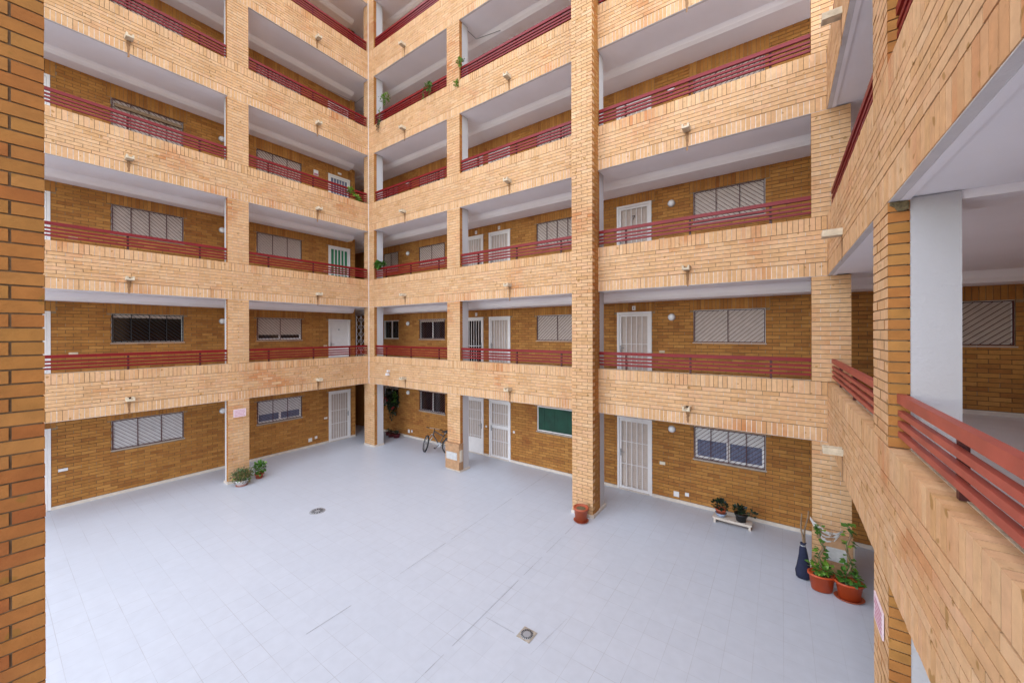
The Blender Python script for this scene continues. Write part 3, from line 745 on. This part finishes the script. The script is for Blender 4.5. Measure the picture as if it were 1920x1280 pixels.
# ------------------------------------------------------------------ plates on the walls
def plate(F, s_, z, w_, h, label, m=WPL, name='cover_plate', cat='wall plate', d=-G, th=.016, grp=None, screw=True):
    mb = MB(); mb.box(F, s_ - w_ / 2, s_ + w_ / 2, z - h / 2, z + h / 2, d + .003, d + th, m)
    o = mb.build(name, loc=F.p(s_, z, d)); tag(o, label, cat, grp)
    if screw:
        q = MB(); q.box(F, s_ - w_ * .38, s_ + w_ * .38, z - h * .36, z + h * .36, d + th, d + th + .004, m); c = q.build('lid'); c.parent = o; c.matrix_parent_inverse = Matrix.Translation(-o.location)
    return o
g_ = 'small pale covers on the ground floor walls'
plate(FB, 9.985, .895, .13, .075, 'cream doorbell box right of the ground floor door by the projecting pier', CRM, 'doorbell_box', 'doorbell')
plate(FB, 10.31, .205, .125, .125, 'larger square white cover low on the wall, left of the plant bench', grp=g_)
plate(FB, 10.55, .25, .085, .085, 'smaller square white cover low on the wall, nearest the plant bench', grp=g_)
plate(FA, -7.166, .905, .15, .065, 'thin white doorbell plate at the far left of the ground floor wall', WPL, 'doorbell_box', 'doorbell')
plate(FA, -.775, .955, .12, .06, 'white doorbell plate left of the barred door in the far left corner', WPL, 'doorbell_box', 'doorbell')
plate(FA, -1.35, .265, .13, .125, 'larger white cover low on the left wing wall near the corner door', grp=g_)
plate(FA, -1.14, .31, .09, .09, 'smaller white cover low on the left wing wall beside a larger one', grp=g_)
plate(FB, .30, .24, .10, .13, 'upright white cover low on the wall left of the bicycle', grp=g_)
plate(FB, .48, .26, .07, .09, 'narrow white cover between another cover and the bicycle', grp=g_)
plate(FB, 4.295, 1.0, .06, .06, 'tiny white switch between the two doors behind the middle pier', WPL, 'switch', 'switch')
plate(FB, 5.44, .98, .07, .07, 'tiny white switch right of the door with the wide middle band', WPL, 'switch', 'switch')
for k in (1, 2):
    n = FLN[k]
    plate(FB, 9.98, fl(k) + .93, .13, .06, 'ochre bell box by the %s door right of the projecting pier' % n, SPT, 'doorbell_box', 'doorbell')
    plate(FA, -.78, fl(k) + .93, .13, .06, 'ochre bell box by the %s corner door of the left wing' % n, SPT, 'doorbell_box', 'doorbell')
    plate(FA, -7.0, fl(k) + .93, .15, .06, 'ochre bell box left of the wide %s window of the left wing' % n, SPT, 'doorbell_box', 'doorbell')
    for s_, w2 in ((3.86, 'half-hidden door right of the middle pier'), (4.86, 'second door right of the middle pier'), (9.28, 'door right of the projecting pier')):
        if s_ == 4.86 and k == 1 or s_ == 9.28 and k == 2: continue
        o = plate(FB, s_, fl(k) + DTOP[k] + .10, .085, .11, 'number plate above the %s, %s' % (w2, n), WPL, 'number_plate', 'number plate', screw=False)
        q = MB(); z = fl(k) + DTOP[k] + .10; q.box(FB, s_ - .012, s_ + .012, z - .03, z + .03, -G + .0165, -G + .019, GREY); c = q.build('digit'); c.parent = o; c.matrix_parent_inverse = Matrix.Translation(-o.location)
o = plate(FA, -1.12, fl(3) + 1.74, .17, .20, 'white and pink notice on the left wing wall beside the third floor corner door', WPL, 'notice', 'notice', screw=False)
q = MB(); z = fl(3) + 1.70; q.box(FA, -1.19, -1.05, z - .05, z + .02, -G + .0165, -G + .019, PNT); c = q.build('print'); c.parent = o; c.matrix_parent_inverse = Matrix.Translation(-o.location)
plate(FA, -.2, fl(3) + 2.02, .14, .07, 'small white number plate above the third floor door in the left corner', WPL, 'number_plate', 'number plate', screw=False)
# pink notices on the piers
def notice(F, s_, z, w_, h, label):
    mb = MB(); mb.box(F, s_ - w_ / 2, s_ + w_ / 2, z - h / 2, z + h / 2, .004, .014, PNK); o = mb.build('notice_sign', loc=F.p(s_, z, 0)); tag(o, label, 'sign', 'pink notices on the piers')
    q = MB(); rr = random.Random(3)
    for j in range(5):
        zz = z + h * .34 - j * h * .17; x = s_ - w_ * .42
        while x < s_ + w_ * .40:
            L = rr.uniform(.012, .034); 
            if x + L < s_ + w_ * .42: q.box(F, x, x + L, zz - .007, zz + .007, .0145, .016, PNT)
            x += L + .008
    c = q.build('lettering'); c.parent = o; c.matrix_parent_inverse = Matrix.Translation(-o.location)
notice(FA, -4.085, 1.925, .30, .22, 'small pink notice with lines of print on the left wing brick pier')
notice(FC, -4.11, 1.91, .32, .21, 'small pink notice seen edge-on on the nearest right-hand pier')
# floodlight on the band
r = thing('floodlight', FB.p(1.215, 2.76, 0), 'small white floodlight fixed to the brick band near the inner corner', 'light')
mb = MB(); mb.box(FB, 1.17, 1.26, 2.80, 2.86, .003, .08, WPL); part(mb, 'bracket', r)
mb = MB(); mb.prism(FB, [(1.165, 2.68), (1.265, 2.68), (1.255, 2.76), (1.175, 2.76)], .03, .13, WPL); part(mb, 'housing', r)

# ------------------------------------------------------------------ floor drains
r = thing('floor_drain', (9.545, -3.912, 0), 'square floor drain with a round slotted grate, in the foreground', 'drain')
ca = math.atan2(.16, .27)
def sq(cx, cy, h, a, z0, z1, m, mb):
    P = [(cx + h * math.cos(a + q) * 1.414, cy + h * math.sin(a + q) * 1.414) for q in (R(45), R(135), R(225), R(315))]
    mb.prism(Fr((0, 0, 0), (1, 0, 0), (0, -1, 0)), [(0, 0), (1, 0), (0, 1)], 0, 0, m) if False else None
    i = len(mb.v); mb.v.extend([(x, y, z0) for x, y in P] + [(x, y, z1) for x, y in P]); k = mb.mi(m)
    for f in ((4, 5, 6, 7), (0, 1, 5, 4), (1, 2, 6, 5), (2, 3, 7, 6), (3, 0, 4, 7)): mb.f.append(tuple(i + j for j in f)); mb.m.append(k); mb.sm.append(False)
mb = MB(); sq(9.545, -3.912, .105, 0, .001, .008, SPK, mb); part(mb, 'plate', r)
mb = MB(); mb.lathe((9.545, -3.912, .008), [(.088, 0), (.088, .004), (.05, .005)], GREY, 32); part(mb, 'ring', r)
mb = MB(); n = 18
for i in range(n):
    a = 2 * math.pi * i / n; ux, uy = math.cos(a), math.sin(a); w_ = .0075
    P = [(9.545 + ux * q - uy * e, -3.912 + uy * q + ux * e, .0135) for q, e in ((.054, -w_ * .8), (.083, -w_), (.083, w_), (.054, w_ * .8))]
    mb.face(P, BLK)
part(mb, 'slots', r)
r = thing('floor_drain', (3.575, -3.737, 0), 'round metal floor drain seen flat, farther off in the left half of the courtyard', 'drain')
mb = MB(); mb.lathe((3.575, -3.737, .001), [(.17, 0), (.16, .006), (0, .007)], GREY, 28); part(mb, 'plate', r)
mb = MB()
for i in range(12):
    a = 2 * math.pi * i / 12; ux, uy = math.cos(a), math.sin(a)
    mb.face([(3.575 + ux * q - uy * e, -3.737 + uy * q + ux * e, .0095) for q, e in ((.06, -.01), (.13, -.014), (.13, .014), (.06, .01))], BLK)
part(mb, 'slots', r)

# ------------------------------------------------------------------ plants
def leaves(mb, c, rad, n, size, m, seed, flat=0, up_=0.3, shell=.35):
    rr = random.Random(seed); c = Vector(c)
    for i in range(n):
        while True:
            v = Vector((rr.uniform(-1, 1), rr.uniform(-1, 1), rr.uniform(-1, 1)))
            if shell < v.length < 1: break
        lump = .8 + .3 * math.sin(v.x * 5 + seed) * math.cos(v.y * 4 + seed * 2)
        p = c + Vector((v.x * rad[0], v.y * rad[1], v.z * rad[2])) * lump
        leaf(mb, p, (v + Vector((rr.uniform(-.6, .6), rr.uniform(-.6, .6), up_ + rr.uniform(-.4, .4)))), size * rr.uniform(.6, 1.3), m, rr)
def leaf(mb, p, dirv, L, m, rr, wid=.42):
    d = Vector(dirv); d = d.normalized() if d.length > 1e-4 else Vector((0, 0, 1))
    sd_ = d.cross(Vector((rr.uniform(-.4, .4), rr.uniform(-.4, .4), 1))); sd_ = sd_.normalized() if sd_.length > 1e-4 else Vector((1, 0, 0)); nn = sd_.cross(d)
    w_ = L * wid; k = mb.mi(m); i = len(mb.v)
    P = [p, p + d * L * .45 + sd_ * w_ + nn * L * .08, p + d * L - nn * L * .12, p + d * L * .45 - sd_ * w_ + nn * L * .08, p + d * L * .5 - nn * L * .02]
    mb.v.extend(tuple(q) for q in P)
    for f in ((0, 1, 4), (1, 2, 4), (2, 3, 4), (3, 0, 4)): mb.f.append(tuple(i + j for j in f)); mb.m.append(k); mb.sm.append(True)
def pot(r, c, rad, h, m, sq_=(1, 1), rot=0, rim=.03, soil=SOIL, taper=.78, lip=.012):
    mb = MB(); cx, cy, cz = c
    mb.lathe((cx, cy, cz), [(rad * taper, 0), (rad * .97, h - rim), (rad + lip, h - rim), (rad + lip, h), (rad - .008, h), (rad - .014, h - .03)], m, 32, sq=sq_, rotz=rot)
    o = part(mb, 'pot', r)
    mb = MB(); mb.lathe((cx, cy, cz + h - .035), [(rad - .012, 0), (rad * .5, .008), (0, .012)], soil, 24, sq=sq_, rotz=rot); part(mb, 'soil', r)
    return o
# big empty terracotta pot by the projecting pier
cx, cy = 8.80, -.60
r = thing('plant_pot', (cx, cy, 0), 'terracotta pot of dry soil on a saucer at the foot of the projecting pier', 'plant pot')
mb = MB(); mb.lathe((cx, cy, .001), [(.125, 0), (.165, .03), (.158, .03), (.12, .01), (0, .008)], TER, 32); part(mb, 'saucer', r)
pot(r, (cx, cy, .012), .155, .30, TER, soil=DRY, rim=.045)
# two planters of climbing plants at the right pier
def climber(loc, rad, label, seed, sc_, tall, saucer):
    cx, cy = loc; rr = random.Random(seed)
    r = thing('potted_climber', (cx, cy, 0), label, 'potted plant', 'orange planters with climbing plants')
    ang = R(20)
    if saucer:
        mb = MB(); mb.lathe((cx, cy, .001), [(rad * .95, 0), (rad * 1.12, .03), (rad * 1.08, .03), (rad * .9, .008), (0, .006)], TER, 32, sq=sc_, rotz=ang); part(mb, 'saucer', r)
    pot(r, (cx, cy, .012), rad, .26, ORA, sq_=sc_, rot=ang, rim=.03, lip=.016)
    mb = MB(); pts = [Vector((cx, cy + .03, .2))]
    for i in range(14): pts.append(Vector((cx + .03 * math.sin(i * .9 + seed), cy + .06 + .03 * math.cos(i * 1.1), .25 + tall * i / 13)))
    mb.tube(pts, .014, WOOD, 6); mb.tube([q + Vector((.02 * math.sin(j * 1.7), .02 * math.cos(j * 1.7), 0)) for j, q in enumerate(pts)], .007, LG, 5)
    part(mb, 'stem', r)
    mb = MB(); leaves(mb, (cx, cy, .33), (rad * sc_[0] * 1.0, rad * sc_[1] * 1.05, .09), 55, .07, LL if seed % 2 else LG, seed, up_=.2)
    leaves(mb, (cx, cy, .34), (rad * sc_[0], rad * sc_[1], .08), 45, .075, LG, seed + 5, up_=.2)
    for i in range(46):
        h = .4 + (tall - .05) * rr.random(); an = rr.uniform(0, 6.28)
        if .62 < h < .74 and rr.random() < .6: continue
        leaf(mb, Vector((cx, cy + .06, h)) + Vector((math.cos(an), math.sin(an), 0)) * .03, (math.cos(an), math.sin(an), rr.uniform(-.5, .5)), rr.uniform(.06, .11), rr.choice((LG, LL, LG)), rr)
    part(mb, 'foliage', r)
climber((12.93, -.40), .178, 'orange planter on the left at the right pier, its climber tied with white netting', 1, (1, .72), .70, False)
climber((13.26, -.42), .176, 'orange planter on a saucer, right one of the pair, with a bare climbing stem', 4, (1, .72), .85, True)
# white netting tied across
r = thing('netting', (12.93, -.2, .8), 'torn white netting tied across the pier above the left orange planter', 'netting')
def ribbon(pts, w_, mb, m):
    pts = [Vector(q) for q in pts]
    for j in range(len(pts) - 1):
        a, b = pts[j], pts[j + 1]; s_ = Vector((0, 0, 1)).lerp(Vector((.3, -.6, .2)), (j % 3) / 3).normalized() * w_
        mb.face([a - s_, b - s_, b + s_ * .8, a + s_], m)
rr = random.Random(9); mb = MB()
for q in range(7):
    A_ = Vector((12.80, -.03, .98)); B_ = Vector((13.20 + rr.uniform(-.1, .08), -.14 + rr.uniform(-.05, .03), .92 + rr.uniform(-.06, .08)))
    pts = [A_.lerp(B_, j / 8) + Vector((0, -.10 * math.sin(math.pi * j / 8), -(.05 + .035 * q) * math.sin(math.pi * j / 8) + rr.uniform(-.012, .012))) for j in range(9)]
    ribbon(pts, rr.uniform(.006, .02), mb, CLO)
part(mb, 'strands', r)
# navy sack with sticks
r = thing('sack', (12.70, -.20, 0), 'slim navy fabric sack standing against the left edge of the right pier', 'sack')
mb = MB(); cx, cy = 12.70, -.20
prof = [(.075, .002), (.105, .03), (.105, .12), (.085, .25), (.062, .40), (.05, .50), (.035, .56), (.045, .60)]
mb.lathe((cx, cy, 0), prof, NAV, 18, sq=(1, .75))
for i, v in enumerate(mb.v): mb.v[i] = (v[0] + .006 * math.sin(v[2] * 31 + v[1] * 60), v[1] + .006 * math.cos(v[2] * 27 + v[0] * 50), v[2])
part(mb, 'cloth', r)
mb = MB(); mb.lathe((cx, cy, .54), [(.040, 0), (.044, .012), (.038, .025)], GREY, 14, sq=(1, .8)); part(mb, 'tie', r)
for j, (dx, dy, h, lb) in enumerate(((-.03, .02, 1.08, 'left, more curved bare stick poking out of the navy sack'), (.07, .10, 1.12, 'straighter bare stick leaning to the pier out of the navy sack'))):
    mb = MB(); pts = [Vector((cx, cy, .50)).lerp(Vector((cx + dx, cy + dy, h)), t_ / 6) + Vector((.012 * math.sin(t_ * 1.3 + j), 0, 0)) for t_ in range(7)]
    mb.tube(pts, [.016, .015, .014, .014, .012, .011, .009], WOOD, 7); tag(mb.build('stick', loc=(cx, cy, .5)), lb, 'stick', 'sticks in the sack')
# low bench with two pots
bx0, bx1, by0, by1 = 11.17, 11.90, 1.02, 1.26
r = thing('plant_bench', (11.53, 1.14, 0), 'low cream plank bench against the wall carrying two pots', 'bench')
mb = MB(); mb.box(Fr((0, 0, 0), (1, 0, 0), (0, 1, 0)), bx0, bx1, .105, .128, by0, by1, SK); part(mb, 'plank', r)
FX = Fr((0, 0, 0), (1, 0, 0), (0, 1, 0))
for a in (bx0 + .02, bx1 - .06): 
    mb = MB(); mb.box(FX, a, a + .04, .001, .104, by0 + .02, by1 - .02, SK); part(mb, 'leg', r)
mb = MB(); mb.box(FX, bx0 + .06, bx1 - .06, .075, .104, by0 + .015, by0 + .035, SK); part(mb, 'rail', r)
r = thing('potted_plant', (11.32, 1.15, .128), 'dark leafy plant in terracotta pot and pale blue bowl, left on the bench', 'potted plant', 'pots on the low bench')
mb = MB(); mb.lathe((11.32, 1.15, .129), [(.075, 0), (.115, .075), (.108, .075), (.07, .008), (0, .006)], BLU, 24); part(mb, 'bowl', r)
pot(r, (11.32, 1.15, .14), .10, .15, TER, rim=.03)
mb = MB(); leaves(mb, (11.32, 1.15, .36), (.15, .13, .13), 120, .07, LD, 21, up_=.6); part(mb, 'foliage', r)
r = thing('potted_plant', (11.70, 1.14, .128), 'dark straggly plant in a black pot, right one on the low bench', 'potted plant', 'pots on the low bench')
pot(r, (11.70, 1.14, .129), .115, .16, BLK, rim=.03)
mb = MB(); leaves(mb, (11.66, 1.15, .36), (.12, .12, .10), 90, .07, LD, 22, up_=.6); leaves(mb, (11.92, 1.12, .34), (.09, .08, .07), 40, .06, LD, 23, up_=.3)
mb.tube([(11.72, 1.14, .28), (11.82, 1.13, .31), (11.92, 1.12, .33)], .006, WOOD, 5); part(mb, 'foliage', r)
# two bushes in bowls by the left pier
r = thing('potted_bush', (.36, -4.16, 0), 'wide bush of mixed green and reddish leaves in a pale bowl by the left pier', 'potted plant', 'bushes by the left pier')
mb = MB(); cx, cy = .36, -4.16
mb.lathe((cx, cy, .001), [(.10, 0), (.14, .012), (.13, .016), (0, .012)], TER, 24); part(mb, 'saucer', r)
pot(r, (cx, cy, .017), .145, .13, WPL, rim=.02)
mb = MB(); leaves(mb, (cx, cy, .28), (.30, .33, .19), 420, .055, LM, 31, shell=.2); leaves(mb, (cx, cy + .02, .26), (.27, .3, .15), 160, .05, LG, 32, shell=.2)
for i in range(9):
    a = i * .7; mb.tube([(cx, cy, .13), (cx + .12 * math.cos(a), cy + .12 * math.sin(a), .25), (cx + .22 * math.cos(a), cy + .22 * math.sin(a), .32)], .004, WOOD, 4)
part(mb, 'foliage', r)
r = thing('potted_bush', (.17, -3.66, 0), 'smaller bright green bush just behind the left pier corner', 'potted plant', 'bushes by the left pier')
pot(r, (.17, -3.66, .001), .11, .13, TER, rim=.02)
mb = MB(); leaves(mb, (.17, -3.66, .30), (.20, .20, .19), 260, .065, LG, 33, shell=.2); leaves(mb, (.18, -3.65, .34), (.16, .17, .15), 70, .06, LL, 34)
part(mb, 'foliage', r)
# plant hanging over the far corner window and three pots below it
r = thing('hanging_plant', FB.p(-.62, 1.25, -G + .2), 'dark hanging plant with red flowers in front of the far corner window', 'hanging plant')
mb = MB(); leaves(mb, (-.62, 1.42, 1.42), (.50, .15, .50), 520, .09, LD, 41, shell=.0, up_=-.2); leaves(mb, (-.35, 1.38, 1.55), (.25, .12, .25), 90, .08, LG, 42, up_=0)
leaves(mb, (-.55, 1.42, .95), (.25, .1, .35), 120, .08, LD, 43, shell=0, up_=-.5); part(mb, 'foliage', r)
mb = MB()
for x, z in ((-.72, 1.50), (-.30, 1.12), (-.22, 1.18), (-.62, 1.42)):
    mb.lathe((x, 1.24, z), [(0, -.035), (.04, -.015), (.045, .01), (.02, .035), (0, .04)], FLW, 10)
part(mb, 'flowers', r)
mb = MB(); mb.lathe((-.62, 1.42, 1.62), [(.12, 0), (.15, .12), (.14, .12)], BLK, 16); part(mb, 'basket', r)
for j, (x, y, a) in enumerate(((-.62, 1.30, 'leftmost dark red pot under the hanging plant in the far corner'), (-.34, 1.22, 'middle dark red pot under the hanging plant in the far corner'), (-.06, 1.27, 'rightmost dark red pot under the hanging plant, with a few dark leaves'))):
    r = thing('plant_pot', (x, y, 0), a, 'plant pot', 'dark red pots in the far corner')
    mb = MB(); DR = bpy.data.materials.get('wine_pot') or plain('wine_pot', (.13, .012, .02), .5)
    pot(r, (x, y, .001), .12 + .01 * j, .14, DR, rim=.025)
    mb = MB(); leaves(mb, (x, y, .2), (.12, .1, .07), 30 + 20 * j, .06, LD, 50 + j); part(mb, 'foliage', r)
# plants on the upper railings
def railplant(loc, rad, n, size, m, seed, label, trail=None, name='railing_plant'):
    r = thing(name, loc, label, 'plant', 'plants on the railings')
    mb = MB(); leaves(mb, loc, rad, n, size, m, seed, shell=.1, up_=.3)
    rr = random.Random(seed)
    for i in range(8):
        a = rr.uniform(0, 6.28); mb.tube([Vector(loc) - Vector((0, 0, rad[2] * .9)), Vector(loc) + Vector((math.cos(a) * rad[0] * .6, math.sin(a) * rad[1] * .6, rad[2] * .5))], .004, LG, 4)
    if trail:
        for (x, y, z, L) in trail:
            pts = [Vector((x + .03 * math.sin(i * 1.4), y - .01 * i * .2, z - L * i / 8)) for i in range(9)]
            mb.tube(pts, .005, WOOD, 4)
            for q in pts[1:]:
                for e in range(3): leaf(mb, q, (rr.uniform(-1, 1), rr.uniform(-1, .3), rr.uniform(-.8, .3)), size * .8, m, rr)
    part(mb, 'foliage', r)
    return r
railplant((1.05, -.02, 12.42), (.30, .14, .22), 130, .06, LL, 61, 'loose light green shrub at the inner corner of the fourth floor rail', [(.75, -.03, 12.25, .35)])
railplant((.70, -.04, 11.72), (.10, .04, .14), 26, .06, LD, 62, 'dark withered trailing stems below the corner shrub on the fourth floor', [(.70, -.04, 11.8, .42), (.62, -.04, 11.7, .25)])
railplant((3.30, -.05, 11.98), (.19, .07, .12), 60, .07, LG, 63, 'spiky green plant spilling over the fourth floor rail left of middle pier', [(3.1, -.06, 11.95, .28), (3.42, -.06, 12.0, .30)])
railplant((4.68, -.05, 12.20), (.13, .07, .13), 70, .06, LL, 64, 'small bright green tuft on the rail right of the middle pier')
railplant((4.52, -.03, 11.62), (.08, .04, .12), 45, .06, LL, 65, 'small green tuft growing on the brick band face at the middle pier')
railplant((.62, .02, 6.62), (.36, .14, .12), 260, .09, LG, 66, 'bushy dark green plant lying on the second floor rail at the inner corner')
railplant((-.02, -.72, 9.22), (.06, .14, .12), 50, .08, LL, 67, 'yellowish green plant on the third floor rail before the blue glass door', [(.02, -.56, 9.18, .1)])
railplant((.0, -.40, 9.02), (.06, .14, .12), 40, .07, LL, 68, 'trailing yellowish plant at the corner end of the third floor rail')
# lone plant leaning out by the right pier
# (part of the second climber: its top leaves)

BKF = plain('dark_bike_paint', (.06, .055, .06), .35)
# ------------------------------------------------------------------ bicycle
Rp, Fp = Vector((3.12, .98, 0)), Vector((2.27, .66, 0))
r = thing('bicycle', (2.6, .75, 0), 'dark bicycle with silver fork leaning behind the middle pier, front wheel turned', 'bicycle')
ax = (Fp - Rp).normalized(); side = Vector((-ax.y, ax.x, 0)); lean = R(24)
wall_dir = Vector((.35, .94, 0))
sd2 = side if side.dot(wall_dir) > 0 else -side
upv = (Vector((0, 0, 1)) * math.cos(lean) + sd2 * math.sin(lean)); lat = ax.cross(upv).normalized()
def bp(a, h, l=0): return Rp + ax * a + upv * h + lat * l
WR = .29; WBs = (Fp - Rp).length
def wheel(c, ax_, u_, nm, par):
    mb = MB(); n = 32; ring = [c + (ax_ * math.cos(2 * math.pi * i / n) + u_ * math.sin(2 * math.pi * i / n)) * (WR - .02) for i in range(n)]
    mb.tube(ring, .028, BLK, 8, closed=True); o = part(mb, nm, par)
    mb = MB(); ring = [c + (ax_ * math.cos(2 * math.pi * i / n) + u_ * math.sin(2 * math.pi * i / n)) * (WR - .047) for i in range(n)]
    mb.tube(ring, .008, GREY, 6, closed=True); part(mb, 'rim', o)
    mb = MB(); lt = ax_.cross(u_).normalized()
    for i in range(16):
        a = 2 * math.pi * i / 16; mb.tube([c + lt * (.02 if i % 2 else -.02), c + (ax_ * math.cos(a) + u_ * math.sin(a)) * (WR - .05)], .0018, SIL, 4)
    mb.tube([c - lt * .05, c + lt * .05], .018, GREY, 8); part(mb, 'spokes', o)
rear = bp(0, WR); front = bp(WBs, WR)
wheel(rear, ax, upv, 'wheel', r)
st = R(48); fax = (ax * math.cos(st) + lat * math.sin(st)).normalized(); wheel(front, fax, upv, 'wheel', r)
bb = bp(.40, .28); seat = bp(.26, .66); hd0 = bp(WBs - .20, .62); hd1 = bp(WBs - .235, .74)
mb = MB()
for a, b, q in ((bb, seat, .016), (bb, hd0, .02), (bp(.29, .58), hd1, .017), (bb, rear + lat * .03, .010), (bb, rear - lat * .03, .010), (bp(.28, .60), rear + lat * .03, .009), (bp(.28, .60), rear - lat * .03, .009), (hd0 - upv * .03, hd1 + upv * .02, .022)): mb.tube([a, b], q, BKF, 8)
fr_ = part(mb, 'frame', r)
flat_ = fax.cross(upv).normalized(); mb = MB()
for s_ in (-.05, .05): mb.tube([hd0 + flat_ * s_, front + flat_ * s_], .013, SIL, 8)
mb.tube([hd0 + flat_ * .05, hd0 - flat_ * .05], .013, SIL, 8); part(mb, 'fork', r)
mb = MB(); st0 = hd1 + upv * .09 + fax * .05
mb.tube([hd1, hd1 + upv * .06, st0], .013, BLK, 8); mb.tube([st0 - flat_ * .28, st0 - flat_ * .1, st0 + flat_ * .1, st0 + flat_ * .28], .011, GREY, 8); hb_ = part(mb, 'handlebar', r)
for s_ in (-1, 1):
    mb = MB(); mb.tube([st0 + flat_ * .19 * s_, st0 + flat_ * .30 * s_], .017, BLK, 8); part(mb, 'grip', hb_)
mb = MB(); top = bp(.24, .74); mb.tube([seat, top], .012, SIL, 8); part(mb, 'seat_post', r)
mb = MB(); mb.tube([top - ax * .13, top - ax * .05 + upv * .01, top + ax * .06, top + ax * .14], [.055, .06, .03, .018], BLK, 10); part(mb, 'saddle', r)
mb = MB(); mb.lathe(bb - lat * .045, [(.085, 0), (.085, .006)], GREY, 20, axis=lat); mb.tube([bb - lat * .05, bb - lat * .06 + ax * .10 - upv * .13], .009, BLK, 6); mb.tube([bb + lat * .05, bb + lat * .06 - ax * .10 + upv * .13], .009, BLK, 6); cr_ = part(mb, 'crankset', r)
for s_, e in ((-1, ax * .10 - upv * .13), (1, -ax * .10 + upv * .13)):
    mb = MB(); c = bb + lat * .06 * s_ + e; mb.tube([c, c + lat * .09 * s_], .022, BLK, 6); part(mb, 'pedal', cr_)
